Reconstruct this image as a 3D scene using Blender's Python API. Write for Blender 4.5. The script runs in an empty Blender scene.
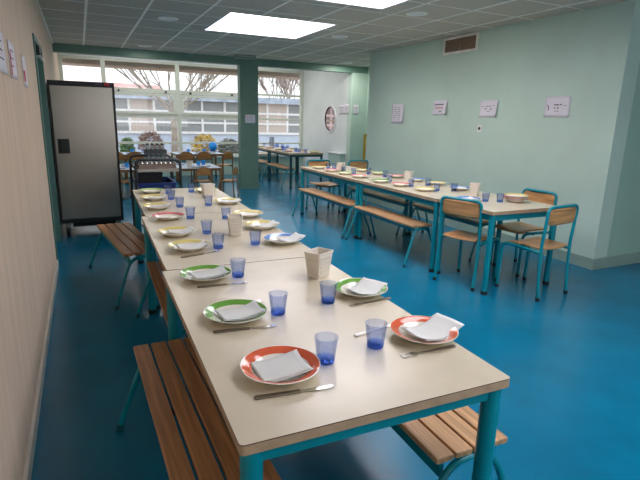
import bpy, bmesh, math, random
from mathutils import Vector, Matrix
rnd = random.Random(7)
PI = math.pi
SC = bpy.context.scene
COL = SC.collection

# ------------------------------------------------------------------ materials
def lin(c):
    f = lambda v: v / 12.92 if v <= .04045 else ((v + .055) / 1.055) ** 2.4
    return tuple(f(x / 255.) for x in c) + (1.,)

def newmat(name):
    m = bpy.data.materials.new(name); m.use_nodes = True
    nt = m.node_tree
    return m, nt, nt.nodes['Principled BSDF']

def mat(name, rgb, rough=.5, metal=0., var=.06, scale=8., spec=.5, bump=0., bscale=60., stretch=None, coat=0.):
    """principled surface with a little noise in tone"""
    m, nt, p = newmat(name)
    p.inputs['Roughness'].default_value = rough
    p.inputs['Metallic'].default_value = metal
    p.inputs['Specular IOR Level'].default_value = spec
    p.inputs['Coat Weight'].default_value = coat
    tc = nt.nodes.new('ShaderNodeTexCoord')
    mp = nt.nodes.new('ShaderNodeMapping')
    nt.links.new(tc.outputs['Object'], mp.inputs[0])
    if stretch: mp.inputs['Scale'].default_value = stretch
    nz = nt.nodes.new('ShaderNodeTexNoise'); nz.inputs['Scale'].default_value = scale
    nz.inputs['Detail'].default_value = 4
    nt.links.new(mp.outputs[0], nz.inputs['Vector'])
    rp = nt.nodes.new('ShaderNodeValToRGB')
    c = lin(rgb)
    lo = tuple(max(0, x * (1 - var * 2)) for x in c[:3]) + (1,)
    hi = tuple(min(1, x * (1 + var * 2)) for x in c[:3]) + (1,)
    rp.color_ramp.elements[0].position = .3; rp.color_ramp.elements[1].position = .7
    rp.color_ramp.elements[0].color = lo; rp.color_ramp.elements[1].color = hi
    nt.links.new(nz.outputs['Fac'], rp.inputs[0])
    nt.links.new(rp.outputs[0], p.inputs['Base Color'])
    if bump:
        n2 = nt.nodes.new('ShaderNodeTexNoise'); n2.inputs['Scale'].default_value = bscale
        nt.links.new(tc.outputs['Object'], n2.inputs['Vector'])
        b = nt.nodes.new('ShaderNodeBump'); b.inputs['Strength'].default_value = bump
        b.inputs['Distance'].default_value = .01
        nt.links.new(n2.outputs['Fac'], b.inputs['Height'])
        nt.links.new(b.outputs[0], p.inputs['Normal'])
    return m

def wood(name, rgb, rough=.45, stretch=(30, 2, 30), var=.22, spec=.4):
    return mat(name, rgb, rough, 0, var, 1.6, spec, stretch=stretch)

def tinted_glass(name, rgb, mix=.45, rough=.03):
    m, nt, p = newmat(name)
    nt.nodes.remove(p)
    out = nt.nodes['Material Output']
    g = nt.nodes.new('ShaderNodeBsdfGlass'); g.inputs['IOR'].default_value = 1.35
    g.inputs['Roughness'].default_value = rough
    t = nt.nodes.new('ShaderNodeBsdfTransparent')
    c = lin(rgb)
    g.inputs['Color'].default_value = c; t.inputs['Color'].default_value = c
    mx = nt.nodes.new('ShaderNodeMixShader'); mx.inputs[0].default_value = mix
    nt.links.new(t.outputs[0], mx.inputs[1]); nt.links.new(g.outputs[0], mx.inputs[2])
    nt.links.new(mx.outputs[0], out.inputs[0])
    return m

def pane_glass(name):
    m, nt, p = newmat(name)
    nt.nodes.remove(p)
    out = nt.nodes['Material Output']
    t = nt.nodes.new('ShaderNodeBsdfTransparent'); t.inputs['Color'].default_value = (.95, .97, .97, 1)
    g = nt.nodes.new('ShaderNodeBsdfGlossy'); g.inputs['Roughness'].default_value = .02
    mx = nt.nodes.new('ShaderNodeMixShader'); mx.inputs[0].default_value = .05
    nt.links.new(t.outputs[0], mx.inputs[1]); nt.links.new(g.outputs[0], mx.inputs[2])
    nt.links.new(mx.outputs[0], out.inputs[0])
    return m

def glow(name, rgb_lin, strength):
    m, nt, p = newmat(name)
    nt.nodes.remove(p)
    e = nt.nodes.new('ShaderNodeEmission'); e.inputs[0].default_value = tuple(rgb_lin) + (1,)
    e.inputs[1].default_value = strength
    nt.links.new(e.outputs[0], nt.nodes['Material Output'].inputs[0])
    return m

M = {}
M['floor'] = mat('blue vinyl floor', (0, 110, 146), .24, 0, .05, 3., .38, bump=.05, bscale=90)
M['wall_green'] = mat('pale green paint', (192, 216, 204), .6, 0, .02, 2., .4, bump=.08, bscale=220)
M['wall_alcove'] = mat('green paint', (158, 192, 178), .6, 0, .02, 2., .4)  # right wall's green set darker in place of the weaker light here
M['wall_beige'] = mat('beige wall covering', (214, 192, 170), .65, 0, .05, 1.2, .4, stretch=(1, 14, 1.2), bump=.06, bscale=150)
M['wall_white'] = mat('off white paint', (224, 231, 232), .6, 0, .02, 2., .4)
M['beam'] = mat('dark green paint', (102, 134, 121), .5, 0, .04, 3.)
M['skirt'] = mat('grey green skirting', (140, 165, 155), .5, 0, .03, 4.)
M['skirtl'] = mat('light skirting', (200, 195, 185), .5, 0, .03, 4.)
M['tile'] = mat('ceiling tile', (198, 190, 178), .85, 0, .04, 30., .2, bump=.15, bscale=180)
M['tbar'] = mat('ceiling bar', (246, 244, 238), .4, 0, .02, 4.)
M['well'] = mat('skylight well', (235, 232, 242), .6, 0, .02, 3.)
M['sky'] = glow('skylight dome', (1.0, .955, 1.0), 5.2)
M['far_fill'] = glow('added far fill panel', (1.0, .96, .93), 2.0)
M['frame'] = mat('window frame paint', (214, 220, 208), .45, 0, .03, 3.)
M['pane'] = pane_glass('window pane')
M['black'] = mat('black plastic', (28, 28, 30), .45, 0, .05, 10.)
M['rubber'] = mat('black rubber', (20, 20, 22), .7, 0, .05, 10.)
M['door'] = mat('teal green door', (86, 124, 116), .45, 0, .04, 3.)
M['lam'] = mat('cream laminate', (216, 205, 182), .25, 0, .03, 5., .5, bump=.06, bscale=22)
M['lamedge'] = mat('tan laminate edge', (186, 156, 124), .4, 0, .08, 20.)
M['lamline'] = mat('dark laminate line', (96, 72, 54), .5)
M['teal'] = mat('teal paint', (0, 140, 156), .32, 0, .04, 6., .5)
M['tealdark'] = mat('shaded teal and foot cap teal', (20, 82, 92), .35, 0, .04, 6., .5)  # teal darkened as shade on the backlit far tables; also bench foot caps
M['slat'] = wood('bench slat wood', (180, 130, 88), .36, (40, 1.6, 40), .16)
M['slatl'] = wood('pale bench slat wood', (196, 154, 112), .38, (40, 1.6, 40), .16)
M['ply'] = wood('beech plywood', (196, 146, 96), .3, (2, 26, 26), .16)
M['plyo'] = wood('ochre plywood', (168, 118, 62), .4, (2, 26, 26), .14)
M['brownframe'] = mat('brown painted tube', (130, 96, 58), .4, 0, .05, 8.)
M['steel'] = mat('brushed steel', (158, 153, 144), .27, 1., .01, 3., stretch=(4, 1, .4))
M['steeld'] = mat('dark steel', (70, 72, 76), .4, .6, .05, 5.)
M['cutlery'] = mat('cutlery steel', (200, 198, 192), .18, 1., .03, 20.)
M['cuthandle'] = mat('dull cutlery handle', (124, 112, 98), .35, .7, .04, 20.)
M['whitehandle'] = mat('white handle', (236, 234, 228), .3)
M['china'] = mat('white china', (240, 236, 224), .12, 0, .01, 5., .5, coat=.3)
for k, c in dict(orange=(226, 104, 70), green=(112, 168, 72), yellow=(226, 210, 128), pink=(226, 130, 132), blue=(96, 140, 208), paleg=(176, 200, 120)).items():
    M['rim_' + k] = mat(k + ' glaze', c, .12, 0, .05, 9., .5, coat=.3)
M['napkin'] = mat('white paper', (226, 228, 226), .8, 0, .01, 6., .2)
M['paper'] = mat('notice paper', (226, 222, 232), .7, 0, .02, 5., .2)
M['ink'] = mat('grey ink', (90, 88, 100), .8)
M['redink'] = mat('red ink', (190, 60, 70), .8)
M['glass'] = tinted_glass('light blue glass', (234, 239, 251), .22)
M['glassbase'] = tinted_glass('thick blue glass base', (176, 200, 247), .3)
M['clear'] = tinted_glass('clear glass', (248, 250, 250), .5, .2)
M['holder'] = mat('ivory plastic', (232, 224, 212), .4, 0, .02, 8.)
M['cup'] = mat('white plastic', (232, 232, 236), .4)
M['ventframe'] = mat('vent frame', (238, 234, 226), .5)
M['louver'] = mat('brown louver', (150, 130, 118), .5, 0, .08, 20.)
M['crate'] = mat('navy plastic', (14, 44, 112), .4, 0, .05, 9.)
M['cloth'] = mat('pale blue table covering', (190, 208, 226), .5, 0, .06, 9.)
M['ball'] = mat('bright blue plastic', (30, 150, 240), .3)
M['brass'] = mat('yellow painted post', (196, 160, 50), .4)
M['jug'] = mat('blue grey plastic', (150, 160, 184), .4)
M['mirror'] = mat('oval mirror', (236, 206, 204), .03, 1., 0.01, 3.)
# outdoors
M['facade'] = mat('white blue facade', (190, 204, 226), .7, 0, .05, 2.)
M['fascia'] = mat('grey blue fascia', (168, 180, 200), .7, 0, .12, 3.)
M['shade'] = mat('grey window blind', (142, 146, 150), .6, 0, .08, 4., stretch=(9, 1, 1))
M['curtain'] = mat('pale curtain', (196, 184, 178), .8, 0, .12, 3., stretch=(16, 1, .3))
M['roof'] = mat('pink tile roof', (196, 152, 146), .8, 0, .08, 8.)
M['soffit'] = mat('pinkish roof overhang', (190, 168, 158), .7, 0, .06, 5.)
M['ground'] = mat('tan bare ground', (176, 156, 138), .9, 0, .15, .8)
M['bark'] = mat('pale bark', (150, 140, 130), .9, 0, .12, 5.)
M['twig'] = mat('brown twig', (150, 132, 122), .9, 0, .12, 5.)
M['leafy'] = mat('yellow leaf', (206, 178, 84), .8, 0, .2, 5.)
M['leafg'] = mat('green leaf', (110, 140, 92), .8, 0, .2, 5.)
M['leafr'] = mat('brown leaf', (150, 124, 116), .8, 0, .2, 5.)
M['leafs'] = mat('grey green leaf', (126, 130, 122), .8, 0, .2, 5.)

# ------------------------------------------------------------------ mesh builder
class MB:
    def __init__(s): s.v = []; s.f = []; s.m = []
    def add(s, vs, fs, mi=0, X=None):
        b = len(s.v)
        for v in vs:
            v = Vector(v)
            s.v.append(X @ v if X else v)
        for k, f in enumerate(fs):
            s.f.append([b + i for i in f]); s.m.append(mi[k] if isinstance(mi, list) else mi)
        return s
    def box(s, c, d, mi=0, X=None):
        x, y, z = c; a, b, h = d[0] / 2, d[1] / 2, d[2] / 2
        vs = [(x + i * a, y + j * b, z + k * h) for k in (-1, 1) for j in (-1, 1) for i in (-1, 1)]
        return s.add(vs, [(0, 2, 3, 1), (4, 5, 7, 6), (0, 1, 5, 4), (2, 6, 7, 3), (0, 4, 6, 2), (1, 3, 7, 5)], mi, X)
    def box2(s, a, b, mi=0):
        return s.box([(p + q) / 2 for p, q in zip(a, b)], [abs(q - p) for p, q in zip(a, b)], mi)
    def prism(s, poly, z0, z1, mi=0, side=None, X=None):
        n = len(poly)
        vs = [(x, y, z0) for x, y in poly] + [(x, y, z1) for x, y in poly]
        fs = [tuple(range(n - 1, -1, -1)), tuple(range(n, 2 * n))] + [(i, (i + 1) % n, n + (i + 1) % n, n + i) for i in range(n)]
        return s.add(vs, fs, [mi, mi] + [mi if side is None else side] * n, X)
    def tube(s, pts, r, n=10, mi=0, cap=True, closed=False, X=None):
        P = [Vector(p) for p in pts]; R = r if isinstance(r, (list, tuple)) else [r] * len(P)
        N = len(P); vs = []; up = None
        for i, p in enumerate(P):
            if closed: t = (P[(i + 1) % N] - P[i - 1])
            else: t = (P[min(i + 1, N - 1)] - P[max(i - 1, 0)])
            t.normalize()
            if up is None:
                up = Vector((0, 0, 1)) if abs(t.z) < .9 else Vector((1, 0, 0))
            a = t.cross(up); a.normalize(); up = a.cross(t); up.normalize()
            for k in range(n):
                q = 2 * PI * k / n
                vs.append(p + (a * math.cos(q) + up * math.sin(q)) * R[i])
        fs = []
        for i in range(N if closed else N - 1):
            j = (i + 1) % N
            for k in range(n):
                k2 = (k + 1) % n
                fs.append((i * n + k, i * n + k2, j * n + k2, j * n + k))
        if cap and not closed:
            fs.append(tuple(range(n - 1, -1, -1))); fs.append(tuple((N - 1) * n + k for k in range(n)))
        return s.add(vs, fs, mi, X)
    def lathe(s, prof, n=24, mis=0, X=None, sq=None):
        """profile [(r,z)...]; mis one material index per segment"""
        vs = []; fs = []; ms = []
        for r, z in prof:
            for k in range(n):
                q = 2 * PI * k / n
                vs.append((r * math.cos(q), r * math.sin(q), z))
        for i in range(len(prof) - 1):
            for k in range(n):
                k2 = (k + 1) % n
                fs.append((i * n + k, i * n + k2, (i + 1) * n + k2, (i + 1) * n + k))
                ms.append(mis[i] if isinstance(mis, (list, tuple)) else mis)
        return s.add(vs, fs, ms, X)
    def grid(s, fn, nu, nv, mi=0):
        vs = [fn(i / nu, j / nv) for j in range(nv + 1) for i in range(nu + 1)]
        w = nu + 1
        fs = [(j * w + i, j * w + i + 1, (j + 1) * w + i + 1, (j + 1) * w + i) for j in range(nv) for i in range(nu)]
        return s.add(vs, fs, mi)
    def build(s, name, mats, parent=None, smooth=False, bevel=0, solid=0, seg=2, sub=0):
        me = bpy.data.meshes.new(name)
        me.from_pydata([tuple(v) for v in s.v], [], s.f)
        for k, p in enumerate(me.polygons): p.material_index = s.m[k]
        bm = bmesh.new(); bm.from_mesh(me)
        bmesh.ops.remove_doubles(bm, verts=bm.verts, dist=1e-6)
        bmesh.ops.recalc_face_normals(bm, faces=bm.faces)
        bm.to_mesh(me); bm.free()
        for m in (mats if isinstance(mats, (list, tuple)) else [mats]): me.materials.append(m)
        if smooth:
            me.shade_smooth()
            try: me.set_sharp_from_angle(angle=math.radians(40))
            except Exception: pass
        o = bpy.data.objects.new(name, me); COL.objects.link(o)
        if parent: o.parent = parent
        if solid:
            k = o.modifiers.new('s', 'SOLIDIFY'); k.thickness = solid; k.offset = 0
        if bevel:
            k = o.modifiers.new('b', 'BEVEL'); k.width = bevel; k.segments = seg; k.limit_method = 'ANGLE'
            k.angle_limit = math.radians(50)
        if sub:
            k = o.modifiers.new('u', 'SUBSURF'); k.levels = sub; k.render_levels = sub
        return o

def rrect(w, d, r, n=5, cx=0, cy=0):
    out = []
    for sx, sy, a0 in ((1, 1, 0), (-1, 1, 90), (-1, -1, 180), (1, -1, 270)):
        for i in range(n + 1):
            a = math.radians(a0 + 90 * i / n)
            out.append((cx + sx * (w / 2 - r) + r * math.cos(a), cy + sy * (d / 2 - r) + r * math.sin(a)))
    return out

def bend(pts, r, n=5):
    """polyline with rounded corners"""
    P = [Vector(p) for p in pts]; out = [P[0]]
    for i in range(1, len(P) - 1):
        a = (P[i - 1] - P[i]); b = (P[i + 1] - P[i])
        rr = min(r, a.length * .48, b.length * .48)
        a.normalize(); b.normalize()
        p0 = P[i] + a * rr; p2 = P[i] + b * rr
        for k in range(n + 1):
            t = k / n
            out.append(p0 * (1 - t) ** 2 + P[i] * 2 * t * (1 - t) + p2 * t * t)
    out.append(P[-1])
    return out

def thing(name, loc=(0, 0, 0), rz=0.):
    o = bpy.data.objects.new(name, None); COL.objects.link(o)
    o.empty_display_size = .05
    o.location = loc; o.rotation_euler = (0, 0, rz)
    return o

def tag(o, label, cat, group=None, kind=None):
    o['label'] = label; o['category'] = cat
    if group: o['group'] = group
    if kind: o['kind'] = kind
    return o

def struct(o):
    o['kind'] = 'structure'; return o

def kids(o): return [c for c in COL.objects if c.parent == o]

def dup(src, loc, rz=0., label=None, group=None, cat=None):
    def cp(o, par):
        c = o.copy(); COL.objects.link(c); c.parent = par
        for k in o.children: cp(k, c)
        return c
    r = cp(src, None)
    r.location = loc; r.rotation_euler = (0, 0, rz)
    if label: r['label'] = label
    if group: r['group'] = group
    if cat: r['category'] = cat
    return r

class Kind:
    """first use places the prototype itself, later uses place copies"""
    def __init__(s, make): s.make = make; s.o = None
    def put(s, loc, rz, label, cat, group=None):
        if s.o is None:
            s.o = s.make(); o = s.o
            o.location = loc; o.rotation_euler = (0, 0, rz)
        else:
            o = dup(s.o, loc, rz)
            if 'group' in o: del o['group']
        tag(o, label, cat, group)
        return o

R_ = math.radians

# ------------------------------------------------------------------ room shell
H_CEIL = 2.57
def sbox(name, a, b, m, bevel=0):
    return struct(MB().box2(a, b).build(name, m, bevel=bevel))

sbox('floor', (-.45, -3.2, -.12), (7.2, 12.7, 0), M['floor'])
# long left wall
mb = MB()
mb.box2((-.45, -3.2, 0), (-.31, 5.17, 2.95)); mb.box2((-.45, 6.25, 0), (-.31, 12.5, 2.95)); mb.box2((-.45, 5.17, 2.1), (-.31, 6.25, 2.95))
struct(mb.build('wall_left', M['wall_beige']))
mb = MB(); mb.box2((-.31, -3, 0), (-.295, 5.15, .07))
struct(mb.build('baseboard_left', M['skirtl']))
# door in the left wall
dr = struct(thing('door_1', (-.31, 5.71, 0)))
MB().box2((-.10, -.50, .01), (-.04, .50, 2.06)).build('leaf', M['door'], dr)
f = MB(); f.box2((-.12, -.54, 0), (.012, -.49, 2.1)); f.box2((-.12, .49, 0), (.012, .54, 2.1)); f.box2((-.12, -.49, 2.05), (.012, .49, 2.1))
f.build('frame', M['door'], dr)
c = MB(); c.box2((-.04, -.30, 1.97), (.03, -.02, 2.03)); c.build('door_closer', M['black'], dr, bevel=.005)
c = MB(); c.tube(bend([(.015, -.05, 1.96), (.03, .14, 1.93), (-.03, .3, 1.99)], .03), .012, 8); c.build('closer_arm', M['whitehandle'], dr)

# right wall with its returns
sbox('wall_right', (4.65, 3.16, 0), (4.85, 7.8, 2.7), M['wall_green'])
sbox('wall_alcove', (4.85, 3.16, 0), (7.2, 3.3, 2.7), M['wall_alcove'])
sbox('wall_return', (4.85, 7.66, 0), (5.9, 7.8, 2.7), M['wall_green'])
sbox('wall_recess', (5.8, 7.8, 0), (5.9, 9.8, 2.7), M['wall_green'])
sbox('wall_pilaster', (5.42, 9.8, 0), (5.9, 9.98, 2.43), M['wall_green'])
sbox('wall_side', (5.42, 9.98, 0), (5.6, 12.5, 2.95), M['wall_white'])
sbox('wall_far_right', (7.05, -3.2, 0), (7.2, 3.16, 2.7), M['wall_green'])
sbox('baseboard_right', (4.632, 3.142, 0), (4.65, 7.8, .115), M['skirt'])
sbox('baseboard_alcove', (4.65, 3.142, 0), (7.05, 3.16, .115), M['skirt'])
# wall behind the camera with wide windows
mb = MB()
mb.box2((-.45, -3.2, 0), (7.2, -3.05, .85)); mb.box2((-.45, -3.2, 2.4), (7.2, -3.05, 2.7))
for x0, x1 in ((-.45, .1), (3.3, 3.5), (6.7, 7.2)): mb.box2((x0, -3.2, .85), (x1, -3.05, 2.4))
struct(mb.build('wall_back', M['wall_beige']))
# post and beam
mb = MB(); mb.box2((2.90, 9.8, 0), (3.275, 9.98, 2.43))
struct(mb.build('wall_post', M['beam']))
mb = MB(); mb.box2((2.885, 9.785, 0), (3.29, 9.98, .12))
struct(mb.build('baseboard_post', M['beam']))
mb = MB(); mb.box2((-.31, 9.8, 2.43), (5.9, 9.98, 2.9))
struct(mb.build('trim_beam', M['beam']))

# ceiling with three skylight openings
SKX = (1.6, 2.95); SKY = [(-1.35, 0.), (1.0, 2.35), (3.38, 4.75), (5.76, 7.1)]
mb = MB()
def cpiece(x0, x1, y0, y1): mb.box2((x0, y0, H_CEIL), (x1, y1, H_CEIL + .06))
cpiece(-.45, SKX[0], -3.2, 9.8); cpiece(SKX[1], 7.2, -3.2, 9.8)
ys = [-3.2] + [v for p in SKY for v in p] + [9.8]
for a, b in zip(ys[::2], ys[1::2]): cpiece(SKX[0], SKX[1], a, b)
struct(mb.build('ceiling', M['tile']))
mb = MB()
for a, b in (((-.45, 9.98), (5.6, 10.5)), ((-.45, 11.9), (5.6, 12.6)), ((-.45, 10.5), (.4, 11.9)), ((4.7, 10.5), (5.6, 11.9)), ((2.3, 10.5), (2.8, 11.9))):
    mb.box2(a + (2.9,), b + (2.96,))
struct(mb.build('ceiling_far', M['wall_white']))
for k, (a, b) in enumerate(((.4, 2.3), (2.8, 4.7))):  # unseen glowing panels added to brighten the room beyond the beam
    w = struct(thing('window_%d' % (k + 7), ((a + b) / 2, 11.2, 2.93)))
    MB().box2((-.95, -.7, 0), (.95, .7, .02)).build('dome_panel', M['far_fill'], w)
mb = MB()
def bar(a, b): mb.box2(a, b)
def inside(x, y): return SKX[0] - .01 < x < SKX[1] + .01 and any(p[0] - .01 < y < p[1] + .01 for p in SKY)
xs = [.163 + .6 * k for k in range(0, 12)]
for x in xs:
    segs = [(-3.05, 9.8)]
    if SKX[0] < x < SKX[1]: segs = list(zip(ys[::2], ys[1::2]))
    for a, b in segs: bar((x - .0135, a, H_CEIL - .008), (x + .0135, b, H_CEIL))
y = 6.744 - .61 * 16
while y < 9.8:
    if y > -3.05:
        segs = [(-.31, 7.05 if y < 3.1 else (4.65 if y < 7.8 else 5.8))]
        if any(p[0] < y < p[1] for p in SKY): segs = [(-.31, SKX[0]), (SKX[1], segs[0][1])]
        for a, b in segs: bar((a, y - .006, H_CEIL - .003), (b, y + .006, H_CEIL))
    y += .61
bar((-.31, -3.05, H_CEIL - .018), (-.29, 9.8, H_CEIL))
struct(mb.build('trim_1', M['tbar']))
for k, (a, b) in enumerate(SKY):
    w = struct(thing('window_%d' % (k + 3), ((SKX[0] + SKX[1]) / 2, (a + b) / 2, H_CEIL)))
    hx, hy = (SKX[1] - SKX[0]) / 2, (b - a) / 2
    m = MB(); t = .02
    m.box2((-hx, -hy, -.004), (-hx + t, hy, .24)); m.box2((hx - t, -hy, -.004), (hx, hy, .24))
    m.box2((-hx + t, -hy, -.004), (hx - t, -hy + t, .24)); m.box2((-hx + t, hy - t, -.004), (hx - t, hy, .24))
    m.build('well', M['well'], w)
    m = MB(); m.box2((-hx + t, -hy + t, .20), (hx - t, hy - t, .22)); m.build('dome_panel', M['sky'], w)

# ------------------------------------------------------------------ window wall at the far end
YW = 12.5
sbox('wall_sill', (-.31, YW - .05, 0), (5.42, YW + .15, .44), M['wall_green'])
sbox('trim_sill', (-.31, YW - .12, .44), (5.42, YW + .12, .465), M['wall_white'])
sbox('wall_lintel', (-.31, YW - .05, 2.64), (5.42, YW + .15, 2.95), M['wall_white'])
def window(name, x0, x1, divs, thick):
    w = struct(thing(name, (x0, YW, .465)))
    f = MB(); top = 2.175; W = x1 - x0
    f.box2((0, -.04, 0), (.07, .06, top)); f.box2((W - .07, -.04, 0), (W, .06, top))
    f.box2((.07, -.04, top - .05), (W - .07, .06, top)); f.box2((.07, -.04, 0), (W - .07, .06, .05))
    for d in divs: f.box2((d - .045 - x0, -.05, 0), (d + .045 - x0, .06, top))
    edges = [x0 + .025] + list(divs) + [x1 - .025]
    for a, b in zip(edges[:-1], edges[1:]):
        a, b = a + .045 - x0, b - .045 - x0
        if thick:
            f.box2((a, -.045, 1.47), (b, .06, 1.56)); f.box2((a, -.03, .90), (b, .06, .995)); f.box2((a, -.03, .30), (b, .06, .35))
            f.box2((a, -.06, 1.40), (b, -.01, 1.455)); f.box2((a, -.06, 1.0), (b, -.01, 1.05))
            f.box2((a + .001, -.058, 1.051), (a + .07, -.01, 1.399)); f.box2((b - .07, -.058, 1.051), (b - .001, -.01, 1.399))
        else:
            f.box2((a, -.03, 1.52), (b, .06, 1.57)); f.box2((a, -.03, .91), (b, .06, .96)); f.box2((a, -.03, .30), (b, .06, .34))
    f.build('window_frame', M['frame'], w)
    for a, b in zip(edges[:-1], edges[1:]):
        MB().box2((a - x0, .012, .04), (b - x0, .018, top - .04)).build('pane', M['pane'], w)
        if thick:
            for t in (.18, .82):
                MB().box2((a + (b - a) * t - x0 - .018, -.10, 1.475), (a + (b - a) * t - x0 + .018, -.045, 1.52)).build('latch', M['black'], w, bevel=.006)
window('window_1', -.31, 3.78, (.56, 2.17), True)
window('window_2', 3.78, 5.42, (), False)

# ------------------------------------------------------------------ ceiling fittings
def make_downlight():
    o = thing('downlight')
    m = MB(); m.lathe([(.085, -.002), (.115, -.006), (.118, 0), (.085, .0)], 28); m.build('ring', M['tbar'], o, smooth=True)
    m = MB(); m.lathe([(.001, -.001), (.05, -.0015), (.086, -.004)], 28); m.build('diffuser', M['cup'], o, smooth=True)
    return o
DL = Kind(make_downlight)
def fill_lamp(x, y, z, watts):  # fill light added below each fitting, stronger to brighten the recess
    l = bpy.data.lights.new('downlight_fill', 'AREA'); l.shape = 'DISK'; l.size = .15; l.energy = watts; l.color = (1, .95, .88)
    q = bpy.data.objects.new('downlight_fill', l); COL.objects.link(q); q.location = (x, y, z - .012)
for (x, y), l in (((1.06, 6.55), 'round white ceiling downlight above the long cream table'), ((3.39, 6.55), 'round ceiling downlight beside the skylight over the long wooden-edged table row'),
                  ((3.38, 4.74), 'round grey ceiling downlight close to the air vent wall'), ((1.1, 9.3), 'faint round ceiling downlight just before the dark green beam'),
                  ((5.05, 9.4), 'faint round ceiling downlight in the recess past the green wall')):
    DL.put((x, y, H_CEIL), 0, l, 'ceiling light', 'ceiling downlights'); fill_lamp(x, y, H_CEIL, 8 if x > 5 else 3)
o = thing('ceiling_speaker', (2.92, 9.5, H_CEIL))
MB().box2((-.19, -.09, -.06), (.19, .09, 0)).build('housing', M['skirt'], o, bevel=.01)
MB().box2((-.17, -.094, -.05), (.17, -.09, -.04)).build('front_grille', M['steeld'], o)
tag(o, 'flat grey box on the ceiling above the dark green post', 'ceiling box')

# air vent
o = thing('air_vent', (4.65, 5.485, 2.447))
f = MB(); hw, hh = .335, .11
f.box2((-.02, -hw, hh - .03), (0, hw, hh)); f.box2((-.02, -hw, -hh), (0, hw, -hh + .03))
f.box2((-.02, -hw, -hh + .03), (0, -hw + .03, hh - .03)); f.box2((-.02, hw - .03, -hh + .03), (0, hw, hh - .03))
f.build('frame', M['ventframe'], o)
l = MB()
for k in range(7):
    z = -hh + .042 + k * (2 * hh - .084) / 6
    l.box((-.01, 0, 0), (.015, 2 * hw - .062, .008), 0, Matrix.Translation((0, 0, z)) @ Matrix.Rotation(R_(-35), 4, 'Y'))
l.build('louvers', M['louver'], o)
MB().box2((-.004, -hw + .022, -hh + .022), (-.001, hw - .022, hh - .022)).build('backing', M['brownframe'], o)
MB().box2((-.02, -.008, -hh + .03), (-.003, .008, hh - .03)).build('divider', M['louver'], o)
tag(o, 'white framed air vent with brown louvers high on the pale green wall', 'air vent')

# ------------------------------------------------------------------ notices
def notice(name, origin, axis, w, h, marks, label, curl=.012, tilt=0., group='paper notices'):
    """sheet on a wall; axis = unit vector along the sheet's width, normal = into the room"""
    ax = Vector(axis); up = Vector((0, 0, 1)); nrm = ax.cross(up)
    X = Matrix.Translation(Vector(origin)) @ Matrix((ax, nrm, up)).transposed().to_4x4() @ Matrix.Rotation(tilt, 4, 'Y')
    o = thing(name); o.matrix_world = X
    g = MB(); g.grid(lambda u, v: ((u - .5) * w, .004 + curl * max(0, u - .6) ** 2 * 6 * (1.2 - v), (v - .5) * h), 8, 6)
    g.build('sheet', M['paper'], o, smooth=True, solid=.0012)
    for (x, z, ww, hh, red) in marks:
        yy = .0055 + curl * max(0, x / w + .5 - .6) ** 2 * 6 * (1.2 - (z / h + .5))
        MB().box((x, yy, z), (ww, .0012, hh)).build('red_writing' if red else 'writing', M['redink' if red else 'ink'], o)
    tag(o, label, 'notice', group)
    return o
def lines(n, w, z0, dz, ragged=True, x0=0):
    out = []
    for k in range(n):
        ww = w * (rnd.uniform(.55, 1) if ragged else 1)
        nword = rnd.randint(2, 4); x = -ww / 2
        for q in range(nword):
            l = ww / nword * rnd.uniform(.6, .85)
            out.append((x0 + x + l / 2, z0 - k * dz, l, .006, 0)); x += ww / nword
    return out
RW = (0, -1, 0)   # along the right wall, towards the camera: normal faces the room (-X)
notice('wall_notice', (4.65, 6.855, 1.55), RW, .36, .30, lines(7, .24, .10, .03), 'creased portrait notice on the green wall, nearest the far corner', .03)
notice('wall_notice', (4.65, 5.80, 1.635), RW, .31, .20, [(-.02, .045, .20, .014, 0), (0, .0, .20, .012, 1), (0, -.045, .07, .01, 0)], 'notice on the green wall with a line of red writing', .03)
notice('wall_notice', (4.65, 4.855, 1.617), RW, .31, .205, [(0, .03, .10, .006, 0), (-.05, .0, .03, .012, 0), (.04, -.005, .03, .012, 0), (0, -.03, .05, .006, 0), (-.10, .03, .03, .005, 0), (.09, .04, .03, .005, 0)], 'notice on the green wall directly above the small socket', .03)
notice('wall_notice', (4.65, 3.845, 1.63), RW, .32, .213, [(-.01, .02, .06, .012, 0), (.045, .022, .03, .01, 0), (-.03, -.012, .016, .014, 0), (.01, -.014, .016, .016, 0), (-.005, -.045, .05, .006, 0), (-.11, -.012, .012, .05, 0), (-.13, .015, .008, .02, 0), (.1, .01, .03, .006, 0)], 'largest notice on the green wall, close to the outer wall corner', .005)
notice('wall_notice', (3.10, 9.8, 1.41), (1, 0, 0), .21, .165, lines(4, .16, .05, .03, x0=0), 'bluish notice on the dark green post', .01)
notice('wall_notice', (5.42, 8.95 + 1.3, 1.66), RW, .25, .2, lines(4, .15, .05, .03), 'pale notice on the white wall beside the oval mirror', .01)
notice('wall_notice', (5.42, 8.63 + 1.25 + .14, 1.67), RW, .20, .22, lines(4, .12, .05, .03), 'pale notice at the edge of the white wall next to the pilaster', .01)
notice('wall_notice', (5.53, 9.8, 1.66), (1, 0, 0), .12, .2, lines(4, .08, .05, .03), 'narrow notice on the pale green pilaster', .01)
LW = (0, 1, 0)
notice('wall_notice', (-.31, 2.84, 1.71), LW, .26, .19, lines(3, .2, .05, .04), 'curling notice on the beige wall nearest the table end', .004)
notice('wall_notice', (-.31, 3.30, 1.71), LW, .26, .19, [(-.09, -.02, .04, .12, 1)] + lines(3, .15, .05, .04), 'curling notice on the beige wall between two others', .004)
notice('wall_notice', (-.31, 3.97, 1.70), LW, .22, .2, [(-.03, -.03, .10, .07, 1)], 'notice with a red patch on the beige wall, closest to the door', .004)
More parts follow.
